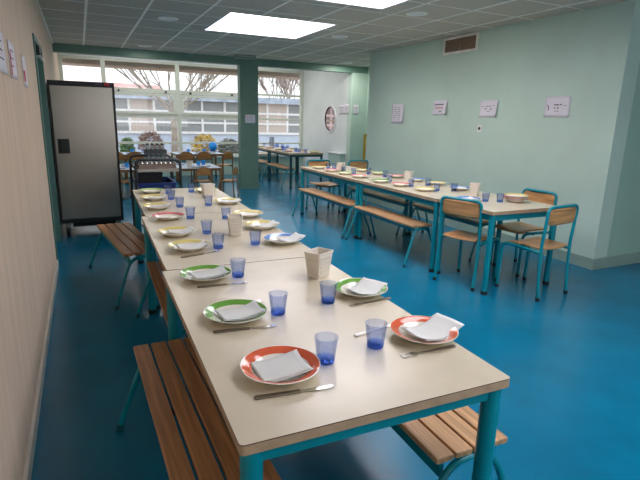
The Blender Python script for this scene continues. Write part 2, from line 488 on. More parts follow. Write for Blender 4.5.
# socket
o = thing('wall_socket', (4.65, 4.975, 1.372))
MB().box2((-.012, -.042, -.042), (0, .042, .042)).build('plate', M['cup'], o, bevel=.004)
m = MB(); m.lathe([(.001, 0), (.02, 0), (.02, .004), (.001, .004)], 16, X=Matrix.Translation((-.012, 0, 0)) @ Matrix.Rotation(R_(-90), 4, 'Y')); m.build('outlet', M['black'], o)
tag(o, 'small white wall socket with dark centre on the green wall', 'socket')
# oval mirror on the white side wall
o = thing('oval_mirror', (5.42, 10.82, 1.45))
prof = [(.30, 0), (.31, .02), (.36, .022), (.37, 0)]
X = Matrix.Rotation(R_(-90), 4, 'Y') @ Matrix.Scale(.90, 4, (1, 0, 0)) @ Matrix.Scale(.86, 4, (0, 1, 0))
m = MB(); m.lathe(prof, 40, X=X); m.build('frame', M['cup'], o, smooth=True)
m = MB(); m.lathe([(.001, .006), (.30, .006)], 40, X=X); m.build('mirror_glass', M['mirror'], o)
m = MB(); m.lathe([(.29, .007), (.30, .02), (.312, .021)], 40, X=X); m.build('inner_rim', M['rubber'], o)
tag(o, 'white rimmed oval mirror on the white wall past the green post', 'mirror')
# low heater under the mirror
o = thing('wall_heater', (5.42, 10.31, 0))
MB().box2((-.14, -.30, .12), (0, .30, .67)).build('casing', M['wall_green'], o, bevel=.008)
MB().box2((-.16, -.32, .67), (0, .32, .69)).build('cover_board', M['cup'], o, bevel=.004)
f = MB(); f.box2((-.1, -.3, 0), (-.04, -.25, .12)); f.box2((-.1, .25, 0), (-.04, .3, .12)); f.build('feet', M['steeld'], o)
tag(o, 'low pale green cabinet with white top below the oval mirror', 'cabinet')
# folded screen in the recess
o = thing('folded_screen', (5.11, 8.6, 0), R_(-18))
MB().box2((.0, -.02, .05), (.11, .02, 1.05)).build('board', M['cup'], o, bevel=.008)
m = MB(); m.tube([(-.025, 0, 0), (-.025, 0, 1.17)], .026, 12); m.build('post', M['brass'], o)
m = MB(); m.tube(bend([(-.03, 0, 1.1), (.0, -.01, 1.14), (.03, -.02, 1.16), (.05, -.02, 1.08)], .02), .016, 8); m.build('hook', M['brass'], o)
MB().box2((-.06, -.1, 0), (.12, .1, .05)).build('foot', M['steeld'], o)
tag(o, 'upright yellow post with white board standing in the wall recess', 'screen')

# ------------------------------------------------------------------ tables
def make_table(L, W=.80, H=.73, r=.0275, top='lam', edge='lamedge', paint='teal', apron_h=.045, name='dining_table', thick=.028, rc=.012):
    def mk():
        o = thing(name)
        m = MB(); m.prism(rrect(W, L, rc), H - thick, H - .003, 2, 1); m.prism(rrect(W, L, rc), H - .003, H, 0, 2)
        m.build('tabletop', [M[top], M[edge], M['lamline']], o)
        a = MB(); x, y, z0, z1 = W / 2 - .035, L / 2 - .035, H - thick - apron_h, H - thick
        a.box2((-x, -y - .012, z0), (x, -y + .012, z1)); a.box2((-x, y - .012, z0), (x, y + .012, z1))
        a.box2((-x - .012, -y + .012, z0), (-x + .012, y - .012, z1)); a.box2((x - .012, -y + .012, z0), (x + .012, y - .012, z1))
        a.build('apron', M[paint], o, bevel=.003)
        for sx in (-1, 1):
            for sy in (-1, 1):
                lx, ly = sx * (W / 2 - r - .008), sy * (L / 2 - r - .008)
                m = MB(); m.tube([(lx, ly, .012), (lx, ly, H - thick - .001)], r, 20)
                lg = m.build('leg', M[paint], o, smooth=True)
                m = MB(); m.tube([(lx, ly, 0), (lx, ly, .03)], r + .003, 20); m.build('foot_cap', M['rubber'], lg, smooth=True)
        return o
    return Kind(mk)
TZ = .73
TN = make_table(1.37)
TN.put((.677, 1.602, 0), R_(-1.2), 'cream table with teal legs holding the two orange plates at the near end', 'table', 'cream tables of the long row')
TN.put((.728, 2.978, 0), R_(-1.3), 'middle cream table of the long row by the beige wall', 'table', 'cream tables of the long row')
TN.put((.788, 4.355, 0), R_(-1.4), 'last cream table of the long row, next to the bottle trolley', 'table', 'cream tables of the long row')
T1 = make_table(.70, .82, r=.025, edge='lamedge', apron_h=.055); T2 = make_table(1.50, .82, r=.025, apron_h=.055); T2b = make_table(1.72, .82, r=.025, apron_h=.055)
T1.put((3.42, 3.325, 0), 0, 'short square teal legged table at the chair end of the row by the green wall', 'table', 'tables along the green wall')
T2.put((3.405, 4.43, 0), 0, 'middle teal legged table along the green wall, under two notices', 'table', 'tables along the green wall')
T2b.put((3.385, 6.05, 0), R_(.6), 'last teal legged table along the green wall, by the recess', 'table', 'tables along the green wall')
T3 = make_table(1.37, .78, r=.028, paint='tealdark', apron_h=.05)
T3.put((4.29, 10.3, 0), 0, 'backlit dark legged long table beyond the green post, closer one of the two', 'table', 'tables by the white wall')
T3.put((4.29, 11.68, 0), 0, 'backlit dark legged long table beyond the green post, up against the window', 'table', 'tables by the white wall')
# small tables for little children beyond the beam
TS = make_table(1.0, 1.25, .48, .022, top='cloth', edge='brownframe', paint='brownframe', apron_h=.03, thick=.02, rc=.06)
g = 'small low tables beyond the beam'
TS.put((1.78, 9.9, 0), 0, 'low blue topped table beyond the beam, second row from the window', 'table', g)
TS.put((.30, 9.9, 0), 0, 'low blue topped table beyond the beam behind the steel fridge', 'table', g)
TS2 = make_table(.75, 1.1, .60, .022, top='cloth', edge='brownframe', paint='brownframe', apron_h=.03, thick=.02, rc=.06)
TS2.put((2.42, 11.75, 0), 0, 'low blue topped table by the window next to the green post', 'table', g)
TS2.put((.85, 11.75, 0), 0, 'low blue topped table by the window behind the bottle trolley', 'table', g)

# ------------------------------------------------------------------ benches
def make_bench(L, W, H, n, wd, gap=.009, drop=.032):
    def mk():
        o = thing('bench')
        sw = (W - gap * (n - 1)) / n; t = .022
        for k in range(n):
            x = -W / 2 + sw / 2 + k * (sw + gap)
            m = MB(); m.box((x, 0, H - t / 2), (sw, L, t)); m.build('slat', M[wd], o, bevel=.004)
        for sx in (-1, 1):
            m = MB(); m.box((sx * (W / 2 - .045), 0, H - t - drop - .0225), (.018, L - .06, .045)); m.build('rail', M['teal'], o, bevel=.002)
            if drop < .01: continue
            m = MB(); m.box((sx * (W / 2 - .045), 0, H - t - .0165), (.03, L - .3, .032)); m.build('spacer', M['black'], o)
        for sy in (-1, 1):
            y = sy * (L / 2 - .012); yo = sy * .03; h = H - t - .016
            pts = bend([(-W / 2 - .085, y + yo, .012), (-W / 2 + .05, y, h), (W / 2 - .05, y, h), (W / 2 + .085, y + yo, .012)], .10, 8)
            m = MB(); m.tube(pts, .0125, 12); lf = m.build('leg_frame', M['teal'], o, smooth=True)
            for sx in (-1, 1):
                m = MB(); q = Vector((sx * (W / 2 + .085), y + yo, 0)); m.tube([q, q + Vector((-sx * .008, 0, .03))], .015, 12)
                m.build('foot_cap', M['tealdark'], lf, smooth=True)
        return o
    return Kind(mk)
g = 'slatted benches along the long cream table row'
BN = make_bench(1.18, .292, .42, 4, 'slat')
BN.put((.292, 1.615, 0), R_(1), 'brown slatted bench tucked under the near cream table, beige wall side', 'bench', g)
BN.put((.478, 2.97, 0), R_(-1.6), 'brown slatted bench almost hidden under the middle cream table', 'bench', g)
BN.put((.285, 4.43, 0), R_(7.5), 'brown slatted bench pulled out at an angle before the steel fridge', 'bench', g)
BP = make_bench(1.18, .292, .42, 4, 'slatl')
BP.put((1.078, 1.612, 0), R_(-1.2), 'pale slatted bench under the near cream table, aisle side', 'bench', g)
BR = make_bench(1.20, .25, .42, 2, 'slatl', .004, .0); BRL = make_bench(1.50, .25, .42, 2, 'slatl', .004, .0)
g = 'plank benches along the green wall tables'
BR.put((3.06, 4.55, 0), 0, 'plank bench on the aisle side of the green wall tables, nearer the chairs', 'bench', g)
BRL.put((3.03, 6.02, 0), R_(1.5), 'plank bench on the aisle side of the green wall tables, at the far end', 'bench', g)
BR.put((3.86, 4.48, 0), 0, 'plank bench between the tables and the green wall, nearer the chairs', 'bench', g)
BRL.put((3.82, 5.95, 0), 0, 'plank bench between the tables and the green wall, at the far end', 'bench', g)
g = 'benches by the white wall tables'
for y, l in ((10.25, 'dim bench at the dark legged table beyond the green post, closer one'), (11.65, 'dim bench at the dark legged table beyond the green post, by the window')):
    BR.put((3.93, y, 0), 0, l, 'bench', g)

# ------------------------------------------------------------------ chairs
def make_chair(wd='ply', fr='teal', s=1., roundback=False, name='school_chair'):
    def mk():
        o = thing(name); hw = .197 * s; r = .0135 * (s ** .5)
        SH, TOP = .44 * s, .79 * s
        K = lambda p: Vector(p) * 1.
        # seat board, gently curved
        def sf(u, v):
            x = (u - .5) * 2; y = (v - .5) * 2
            cx = x * (.178 * s); cy = y * .19 * s
            k = max(0, abs(x) ** 4 * abs(y) ** 4)
            cx *= 1 - .06 * k; cy *= 1 - .06 * k
            z = SH - .008 * s + .010 * s * x * x - .022 * s * max(0, (y - .5) * 2) ** 2
            return (cx, cy + .005, z)
        m = MB(); m.grid(sf, 12, 12); m.build('seat', M[wd], o, smooth=True, solid=.012 * s)
        # back board between the posts
        z0, z1 = TOP - (.15 if not roundback else .2) * s, TOP - .012 * s
        def bf(u, v):
            x = (u - .5) * 2
            top = 1 - (abs(x) ** 2.2) * .62 if roundback else 1 - .12 * abs(x) ** 6
            z = z0 + (z1 - z0) * (v * top + (0 if v > 0 else 0))
            if not roundback: z += (1 - v) * .02 * s * abs(x) ** 6
            y = -.185 * s - .012 * s * (1 - x * x) - (z - SH) * .07 + .012 * s
            return (x * (hw - .006 * s), y, z)
        m = MB(); m.grid(bf, 14, 8); m.build('backrest', M[wd], o, smooth=True, solid=.011 * s)
        # back posts in one bent tube over the top
        yb = lambda z: -.175 * s - (z - SH) * .07
        zj = SH + .03 * s
        if roundback:
            arch = [(-hw, yb(zj), zj), (-hw, yb(TOP * .8), TOP * .80)]
            for k in range(1, 8):
                a = PI * k / 8; arch.append((-hw * math.cos(a), yb(TOP), TOP * .80 + (TOP * .2) * math.sin(a)))
            arch += [(hw, yb(TOP * .8), TOP * .80), (hw, yb(zj), zj)]
        else:
            arch = bend([(-hw, yb(zj), zj), (-hw, yb(TOP), TOP), (hw, yb(TOP), TOP), (hw, yb(zj), zj)], .055 * s, 7)
        m = MB(); m.tube(arch, r, 12); m.build('back_frame', M[fr], o, smooth=True)
        for sx in (-1, 1):
            m = MB(); m.tube([(sx * hw, -.205 * s, .01), (sx * hw, -.183 * s, SH * .6), (sx * hw, yb(zj), zj)], r, 12)
            lg = m.build('leg', M[fr], o, smooth=True)
            m = MB(); m.tube([(sx * hw, -.206 * s, 0), (sx * hw, -.204 * s, .03)], r + .003, 12); m.build('foot_cap', M['rubber'], lg, smooth=True)
            p = bend([(sx * hw, .215 * s, .01), (sx * (hw - .004), .205 * s, SH - .022 * s), (sx * (hw - .004), .08 * s, SH - .020 * s), (sx * hw, -.172 * s, SH - .03 * s)], .07 * s, 7)
            m = MB(); m.tube(p, r, 12); lg = m.build('leg', M[fr], o, smooth=True)
            m = MB(); m.tube([(sx * hw, .2152 * s, 0), (sx * hw, .215 * s, .03)], r + .003, 12); m.build('foot_cap', M['rubber'], lg, smooth=True)
        m = MB(); m.tube([(-hw, .06 * s, SH - .033 * s), (hw, .06 * s, SH - .033 * s)], r * .8, 10); m.build('stretcher', M[fr], o, smooth=True)
        return o
    return Kind(mk)
CH = make_chair()
g = 'wooden school chairs at the tables along the green wall'
CH.put((3.14, 3.36, 0), R_(-72), 'wooden chair with teal tubes, its back to the blue aisle, facing the short table', 'chair', g)
CH.put((3.52, 2.93, 0), R_(6), 'wooden chair with teal tubes at the open end of the short table', 'chair', g)
CH.put((3.92, 3.47, 0), R_(92), 'wooden chair with teal tubes between the short table and the green wall', 'chair', g)
CH.put((3.44, 7.06, 0), R_(178), 'wooden chair facing the camera at the far end of the green wall tables', 'chair', g)
CH.put((4.06, 7.28, 0), R_(8), 'chair with dark teal frame standing by the wall recess, back turned', 'chair', g)
CS = make_chair('plyo', 'brownframe', .69, True, 'small_chair')
CB = make_chair('plyo', 'brownframe', .86, True, 'small_chair')
g = 'small round backed chairs at the low tables'
for x, y, rz, l in ((1.93, 8.98, 0, 'small round backed chair, back turned, before the low table near the post'), (2.40, 8.92, 58, 'small chair turned sideways at the corner of the low table near the post'),
                    (2.02, 11.12, 0, 'small round backed chair at the window table, first of three'), (2.41, 11.12, 0, 'small round backed chair at the window table, middle of three'),
                    (2.85, 11.1, 35, 'small round backed chair at the window table, turned outwards'),
                    (.62, 11.2, 0, 'small round backed chair between the fridge and the trolley, by the window'), (.98, 11.2, 0, 'small round backed chair behind the trolley, by the window'),
                    (.52, 9.24, -30, 'small chair just past the edge of the steel fridge'), (.95, 9.26, 0, 'small chair hidden behind the bottle trolley')):
    (CB if y > 10 else CS).put((x, y, 0), R_(rz), l, 'chair', g)

# ------------------------------------------------------------------ tableware
def make_plate(rim):
    def mk():
        m = MB()
        prof = [(.001, .007), (.062, .007), (.072, .010), (.084, .019), (.1115, .0300), (.114, .0303), (.1145, .0288), (.110, .0255), (.082, .0135), (.068, .0015), (.062, 0), (.058, .002), (.001, .002)]
        mi = [0, 0, 0, 1, 0, 0, 0, 0, 0, 0, 0, 0]
        m.lathe(prof, 48, mi)
        return m.build('plate', [M['china'], M['rim_' + rim]], smooth=True)
    return Kind(mk)
PL = {k: make_plate(k) for k in ('orange', 'green', 'yellow', 'pink', 'blue', 'paleg')}
def make_glass():
    def mk():
        m = MB(); h = .082; rt, rb = .0365, .026
        prof = [(.001, .0)]
        outer = []
        n = 15
        for k in range(n + 1):
            t = k / n; rr = rb + (rt - rb) * t ** .8
            outer.append((rr - (.0017 if k % 2 and .12 < t < .9 else 0), .002 + (h - .002) * t))
        inner = [(rt - .0018, h)] + [(rb + (rt - rb) * t ** .8 - .0026, h * t) for t in (.8, .6, .4, .28)] + [(rb - .002, .014), (.001, .013)]
        prof += [(rb - .002, 0)] + outer + inner
        mi = []
        for a, b in zip(prof[:-1], prof[1:]):
            mi.append(1 if max(a[1], b[1]) < .022 else 0)
        m.lathe(prof, 32, mi)
        return m.build('drinking_glass', [M['glass'], M['glassbase']], smooth=True)
    return Kind(mk)
GL = make_glass()
def make_holder():
    def mk():
        o = thing('napkin_holder')
        h = .122; wb, wt, db, dt = .082, .108, .064, .088
        m = MB(); 
        def ring(t, inset, z): 
            w = (wb + (wt - wb) * t) / 2 - inset; d = (db + (dt - db) * t) / 2 - inset
            return [(x, y, z) for x, y in rrect(2 * w, 2 * d, .004, 2)]
        rings = [ring(0, .0, 0), ring(.92, 0, h * .92), ring(.93, -.002, h * .93), ring(1, -.002, h), ring(1, .003, h), ring(.04, .004, h * .06)]
        n = len(rings[0]); vs = [p for r in rings for p in r]
        fs = [(i * n + k, i * n + (k + 1) % n, (i + 1) * n + (k + 1) % n, (i + 1) * n + k) for i in range(len(rings) - 1) for k in range(n)]
        fs += [tuple(range(n)), tuple((len(rings) - 1) * n + k for k in range(n))]
        m.add(vs, fs); m.build('body', M['holder'], o)
        for fx in (0, 1):
            for sg in (-1, 1):
                rb = MB()
                for k in range(5):
                    t0 = .05 + k * .178; t1 = t0 + .10; vs2 = []
                    for t in (t0, t1):
                        for off in (-.001, .003):
                            for e in (-1, 1):
                                w = (wb + (wt - wb) * t) / 2; d = (db + (dt - db) * t) / 2
                                a, b = (w, d) if fx else (d, w)
                                n_, l_ = sg * (b + off), e * (a - .010)
                                q = (l_, n_) if fx else (n_, l_)
                                q = (l_, sg * (d + off)) if fx else (sg * (w + off), e * (d - .010))
                                vs2.append((q[0], q[1], h * t))
                    rb.add(vs2, [(0, 1, 3, 2), (4, 5, 7, 6), (0, 1, 5, 4), (2, 3, 7, 6), (0, 2, 6, 4), (1, 3, 7, 5)])
                rb.build('ribs', M['holder'], o)
        return o
    return Kind(mk)
NH = make_holder()
def make_knife(handle='cuthandle'):
    def mk():
        o = thing('table_knife')
        m = MB(); m.prism([(-.11, -.006), (-.104, -.0085), (.01, -.0065), (.015, -.005), (.015, .005), (.01, .0065), (-.104, .0085), (-.11, .006)], 0, .006); m.build('handle', M[handle], o, bevel=.002)
        m = MB(); m.prism([(.0155, -.005), (.06, -.008), (.09, -.0085), (.105, -.004), (.11, .004), (.105, .0065), (.0155, .005)], .0015, .0035); m.build('blade', M['cutlery'], o)
        return o
    return Kind(mk)
def make_fork():
    def mk():
        o = thing('table_fork')
        m = MB(); m.prism([(-.10, -.007), (-.095, -.0085), (.02, -.0035), (.04, -.0035), (.04, .0035), (.02, .0035), (-.095, .0085), (-.10, .007)], .001, .004); m.build('handle', M['cuthandle'], o, bevel=.001)
        m = MB(); m.prism([(.04, -.004), (.055, -.0115), (.066, -.0115), (.066, .0115), (.055, .0115), (.04, .004)], .0015, .0035)
        for k in range(4):
            yc = -.0095 + k * .00633
            m.box((.084, yc, .0025), (.036, .003, .002))
        m.build('tines', M['cutlery'], o)
        return o
    return Kind(mk)
KN = make_knife(); KW = make_knife('whitehandle'); FK = make_fork()
def napkin(w, d, loc, rz, label, seed, lift=.0, fold=True, flop=0):
    """a folded paper square lying over a plate"""
    r = random.Random(seed)
    ph = [r.uniform(0, 6) for _ in range(4)]
    m = MB(); NU, NV = 14, 12
    def base(u, v, off):
        x = (u - .5) * w + (.05 * w * (v - .5)); y = (v - .5) * d
        rr = math.hypot(x, y)
        z = .0095 + .016 * min(1, max(0, (rr - .062) / .045)) * .75 + off
        z += .002 * (math.sin(u * 5 + ph[0]) + 1) + .0025 * (math.sin(v * 6 + u * 3 + ph[1]) + 1) + (.003 * abs(u - .45) if fold else 0)
        z += lift * max(0, u - .5) * 2
        z += flop * max(0, rr - .105)
        return (x, y, z)
    m.grid(lambda u, v: base(u, v, 0), NU, NV)
    m.grid(lambda u, v: base(.02 + u * .94, .03 + v * .9, .003 + .003 * u), NU, NV)
    o = m.build('paper_napkin', M['napkin'], smooth=True, solid=.0008)
    o.location = loc; o.rotation_euler = (0, 0, R_(rz))
    tag(o, label, 'napkin', 'paper napkins on the plates')
    return o

G1 = 'plates on the long cream table row'
near_plates = [  # x, y, rim, place label, napkin (w, d, rz, lift)
    (.462, 1.195, 'orange', 'orange rimmed plate at the near end, beige wall side', (.155, .13, 3, .0)),
    (.455, 1.63, 'green', 'green rimmed plate next after the orange one, beige wall side', (.17, .115, 8, .004)),
    (.457, 2.12, 'green', 'green rimmed plate close to the first table joint, beige wall side', (.17, .115, 8, .004)),
    (.484, 2.645, 'yellow', 'yellow rimmed plate at the near edge of the middle cream table', (.17, .115, 8, .004)),
    (.477, 3.01, 'yellow', 'yellow rimmed plate just before the pink one', (.16, .11, 15, .008)),
    (.507, 3.52, 'pink', 'pink rimmed plate on the middle cream table', None),
    (.490, 3.95, 'yellow', 'yellow rimmed plate first after the pink one', (.14, .1, 0, .008)),
    (.518, 4.39, 'yellow', 'yellow rimmed plate second after the pink one', (.14, .1, 0, .008)),
    (.556, 4.80, 'paleg', 'pale green rimmed plate last on the beige wall side', None),
    (.995, 1.235, 'orange', 'orange rimmed plate at the near end, aisle side', (.20, .125, 14, .008)),
    (1.011, 1.69, 'green', 'green rimmed plate on the aisle side by the ivory napkin holder', (.165, .125, 30, .006)),
    (1.023, 2.62, 'blue', 'blue rimmed plate on the aisle side of the middle cream table', (.16, .11, 15, .010)),
    (1.033, 3.03, 'yellow', 'yellow rimmed plate on the aisle side next to the blue one', (.15, .1, 10, .008)),
    (1.060, 3.43, 'yellow', 'yellow rimmed plate on the aisle side with no napkin', None),
    (1.072, 4.03, 'yellow', 'yellow rimmed plate with napkin on the last cream table, aisle side', (.16, .11, -5, .006)),
    (1.045, 4.72, 'yellow', 'yellow plate half hidden behind the last napkin holder', None),
]
for k, (x, y, c, l, n) in enumerate(near_plates):
    PL[c].put((x, y, TZ), rnd.uniform(0, 6), l, 'plate', G1)
    if n:
        napkin(n[0], n[1], (x + (n[3] * 4.5 if n[3] else 0), y, TZ), n[2], 'paper napkin on the ' + l.replace(' rimmed', '').replace(', beige wall side', ' (wall side)'), k, n[3])
G2 = 'blue tumblers on the long cream table row'
near_glasses = [(.611, 1.205, 'beside the near orange plate, beige wall side'), (.804, 1.235, 'beside the near orange plate, aisle side'),
    (.611, 1.61, 'beside the second plate, beige wall side'), (.836, 1.645, 'in front of the nearest napkin holder'), (.597, 2.09, 'just before the first table joint'),
    (.856, 2.63, 'next to the blue plate'), (.637, 2.615, 'beside the first yellow plate of the middle table'), (.659, 2.99, 'beside the yellow plate before the pink one'),
    (.892, 3.41, 'behind the middle napkin holder'), (.656, 3.49, 'beside the pink plate'), (.668, 3.975, 'first after the pink plate'),
    (.895, 3.97, 'beside the aisle side plate of the last table'), (.664, 4.365, 'second after the pink plate'), (.690, 4.69, 'last on the beige wall side'), (.913, 4.755, 'last on the aisle side')]
for x, y, l in near_glasses:
    GL.put((x, y, TZ), rnd.uniform(0, 6), 'ribbed blue tumbler ' + l, 'glass', G2)
g = 'napkin holders on the long cream table row'
NH.put((.944, 1.965, TZ), R_(28), 'ivory napkin holder by the aisle side green plate', 'napkin holder', g)
NH.put((.815, 2.90, TZ), R_(78), 'ivory napkin holder in the middle of the middle cream table', 'napkin holder', g)
NH.put((.990, 4.40, TZ), R_(5), 'ivory napkin holder on the last cream table', 'napkin holder', g)
g = 'cutlery on the long cream table row'
def along(k, x0, y0, x1, y1, l, cat, flip=False, L=.22):
    a = math.atan2(y1 - y0, x1 - x0) + (PI if flip else 0)
    k.put(((x0 + x1) / 2, (y0 + y1) / 2, TZ), a, l, cat, g)
along(KN, .35, 1.095, .57, 1.068, 'steel knife before the near orange plate, beige wall side', 'knife')
along(KN, .348, 1.535, .568, 1.505, 'steel knife before the second plate, beige wall side', 'knife')
along(KN, .395, 2.005, .612, 1.992, 'steel knife before the green plate at the first table joint', 'knife')
along(KN, .41, 2.49, .63, 2.55, 'steel knife before the first yellow plate of the middle table', 'knife')
along(FK, 1.04, 1.135, .85, 1.14, 'dull steel fork before the near orange plate, aisle side', 'fork')
along(FK, 1.09, 1.59, .905, 1.572, 'dull steel fork before the aisle side green plate', 'fork')
along(KW, .795, 1.328, .98, 1.36, 'white handled knife tucked behind the aisle side orange plate', 'knife')
along(FK, .40, 1.745, .59, 1.755, 'steel fork behind the second plate, beige wall side', 'fork')

# tables along the green wall
G3 = 'plates on the tables along the green wall'
for x, y, c, l in ((3.129, 6.58, 'yellow', 'yellow plate at the far aisle corner of the green wall tables'), (3.125, 6.16, 'pink', 'pink plate second from the far end, aisle side, green wall tables'),
    (3.13, 5.78, 'paleg', 'pale green plate on the aisle side near the far white napkin holder'), (3.14, 5.42, 'pink', 'pink plate on the aisle side right at the table joint'),
    (3.15, 4.92, 'green', 'green plate on the aisle side of the middle green wall table'), (3.20, 4.58, 'pink', 'pink plate on the aisle side of the middle green wall table'),
    (3.23, 4.18, 'yellow', 'yellow plate on the aisle side nearest the short table'), (3.22, 3.50, 'blue', 'blue plate on the short table behind the chair back'),
    (3.57, 6.08, 'yellow', 'yellow plate on the wall side of the far green wall table'), (3.59, 5.68, 'paleg', 'pale green plate on the wall side of the far green wall table'),
    (3.63, 5.31, 'pink', 'pink plate on the wall side of the far green wall table'), (3.66, 4.92, 'blue', 'blue plate on the wall side behind the white napkin holder'),
    (3.68, 4.56, 'yellow', 'large yellow plate on the wall side of the middle green wall table'), (3.66, 4.13, 'blue', 'blue plate with napkin on the wall side by the second holder')):
    PL[c].put((x, y, TZ), rnd.uniform(0, 6), l, 'plate', G3)
PL['pink'].put((3.63, 3.33, TZ), 0, 'pink plate at the bottom of the stack on the short table', 'plate', G3)
PL['pink'].put((3.635, 3.335, TZ + .0165), 0, 'pink plate in the middle of the stack on the short table', 'plate', G3)
PL['yellow'].put((3.645, 3.345, TZ + .033), 0, 'yellow plate on top of the stack on the short table', 'plate', G3)
napkin(.15, .1, (3.64, 4.13, TZ), 10, 'folded napkin on the wall side blue plate by the second holder', 51, .006)
napkin(.15, .1, (3.22, 3.50, TZ), 10, 'folded napkin on the blue plate behind the chair back', 52, .006)
G4 = 'tumblers on the tables along the green wall'
for x, y, l in ((3.237, 6.49, 'at the far end beside the pink plate, first of two'), (3.326, 6.47, 'at the far end beside the pink plate, second of two'), (3.264, 6.06, 'before the far white napkin holder'),
    (3.25, 5.75, 'between the far pale green and pink plates'), (3.489, 5.76, 'on the wall side by the far pale green plate'), (3.519, 5.40, 'on the wall side by the far pink plate'),
    (3.309, 4.97, 'beside the green plate'), (3.30, 4.52, 'right of the middle pink plate before the white holder'), (3.54, 4.53, 'on the wall side before the large yellow plate'),
    (3.357, 4.14, 'beside the aisle side yellow plate'), (3.536, 4.08, 'beside the wall side blue plate'), (3.36, 3.43, 'beside the blue plate on the short table'), (3.47, 3.36, 'alone in the middle of the short table')):
    GL.put((x, y, TZ), 0, 'small blue tumbler ' + l, 'glass', G4)
g = 'napkin holders along the green wall'
for x, y, l in ((3.26, 6.14, 'small white napkin holder at the far end of the green wall tables'), (3.549, 4.92, 'white napkin holder in the middle of the green wall tables'), (3.535, 3.77, 'white napkin holder at the joint of the short table')):
    NH.put((x, y, TZ), R_(35), l, 'napkin holder', g)
# tables by the white wall
g = 'tumblers on the tables by the white wall'
for k in range(15):
    GL.put((4.06 + .1 * (k % 2) + rnd.uniform(0, .35), 9.76 + k * .165, TZ), 0, 'blue tumbler on the dark legged tables by the white wall', 'glass', g)
g = 'plates on the tables by the white wall'
PC = {'pink': 'pink', 'yellow': 'yellow', 'blue': 'blue'}
for k in range(8):
    c = ('yellow', 'pink', 'blue', 'yellow')[k % 4]
    PL[c].put((4.05 if k % 2 else 4.54, 9.78 + k * .30, TZ), 0, c + ' rimmed plate on the dark legged tables by the white wall', 'plate', g + ', ' + c)
o = MB().lathe([(.001, 0), (.055, 0), (.07, .08), (.062, .17), (.05, .2), (.06, .24), (.052, .24), (.04, .2), (.001, .19)], 20).build('water_jug', M['jug'], smooth=True)
o.location = (4.38, 12.05, TZ); tag(o, 'grey water jug at the window end of the table by the white wall', 'jug')
# low tables
g = 'blue cups on the low tables'
BC = Kind(lambda: MB().lathe([(.001, 0), (.03, 0), (.04, .09), (.037, .09), (.028, .004), (.001, .004)], 20).build('plastic_cup', M['ball'], smooth=True))
for x, y, z in ((1.45, 9.75, .48), (2.05, 9.85, .48), (2.2, 10.1, .48), (.72, 9.8, .48)):
    BC.put((x, y, z), 0, 'bright blue cup on a low table beyond the beam', 'cup', g + ' second row')
for x, y, z in ((2.2, 11.65, .60), (2.6, 11.8, .60), (.6, 11.7, .60), (1.0, 11.8, .60), (1.25, 11.6, .60)):
    BC.put((x, y, z), 0, 'bright blue cup on a low table along the window', 'cup', g + ' window row')
g = 'blue plates on the low tables'
for x, y in ((1.4, 10.0), (1.95, 9.6), (2.15, 9.7), (1.75, 10.15), (.6, 9.6), (.75, 10.1)):
    PL['blue'].put((x, y, .48), 0, 'blue plate on a low table beyond the beam', 'plate', g + ' second row')
for x, y in ((2.1, 11.9), (2.45, 11.6), (2.75, 11.65), (.55, 11.9), (.95, 11.55), (1.2, 11.9)):
    PL['blue'].put((x, y, .60), 0, 'blue plate on a low table along the window', 'plate', g + ' window row')
NH.put((1.83, 9.62, .48), 0, 'white napkin holder on the low table near the green post', 'napkin holder', 'napkin holders beyond the beam')
NH.put((2.02, 11.6, .60), 0, 'pale napkin holder on the low table along the window', 'napkin holder', 'napkin holders beyond the beam')
# blue ball on a stand on the window sill
o = thing('ball_on_stand', (2.955, 12.42, .465))
m = MB(); m.lathe([(.001, 0), (.09, 0), (.09, .02), (.075, .13), (.05, .15), (.001, .15)], 20); m.build('stand', M['steeld'], o, smooth=True)
m = MB(); m.lathe([(.001 + .105 * math.sin(PI * k / 12), .24 - .12 * math.cos(PI * k / 12)) for k in range(13)], 24); m.build('ball', M['ball'], o, smooth=True)
tag(o, 'bright blue ball on a dark stand on the sill beside the green post', 'ball')

# ------------------------------------------------------------------ steel fridge
o = thing('steel_fridge', (.05, 6.40, 0), 0)
W = .342
MB().box2((-W, .03, .17), (W, .72, 1.775)).build('body', M['steeld'], o, bevel=.006)
d = MB().box2((-W + .018, 0, .215), (W - .022, .03, 1.735)).build('door', M['steel'], o, bevel=.005)
MB().box2((-W + .045, -.006, .985), (-W + .165, .002, 1.15)).build('handle_recess', M['black'], d, bevel=.004)
MB().box2((-W + .06, -.014, .995), (-W + .085, -.005, 1.14)).build('handle', M['rubber'], d, bevel=.004)
p = MB().box2((-W, -.005, 1.738), (W, .03, 1.787)).build('control_panel', M['black'], o, bevel=.003)
MB().box2((.14, -.009, 1.75), (.22, -.004, 1.777)).build('display', M['steeld'], p)
MB().box2((.235, -.010, 1.75), (.29, -.004, 1.777)).build('red_switch', M['redink'], p)['label'] = 'red switch on the control panel'
s = MB(); s.box2((-W, -.002, .17), (-W + .016, .03, 1.736)); s.build('side_edge', M['black'], o)
s = MB(); s.box2((W - .02, -.002, .17), (W, .03, 1.736)); s.build('side_edge', M['black'], o)
MB().box2((-W + .016, -.004, .17), (W - .02, .03, .212)).build('bottom_bar', M['black'], o)
h = MB(); h.box2((-W - .018, -.02, 1.32), (-W + .01, .02, 1.44)); h.tube([(-W - .006, -.014, 1.30), (-W - .006, -.014, 1.46)], .012, 10); h.build('hinge', M['black'], o)
for sx in (-1, 1):
    for yy in (.09, .64):
        m = MB(); m.tube([(sx * (W - .06) - .018, yy, .055), (sx * (W - .06) + .018, yy, .055)], .055, 18); cw = m.build('caster', M['rubber'], o, smooth=True)
        m = MB(); m.box2((sx * (W - .06) - .03, yy - .03, .10), (sx * (W - .06) + .03, yy + .03, .17)); m.build('bracket', M['steel'], cw)
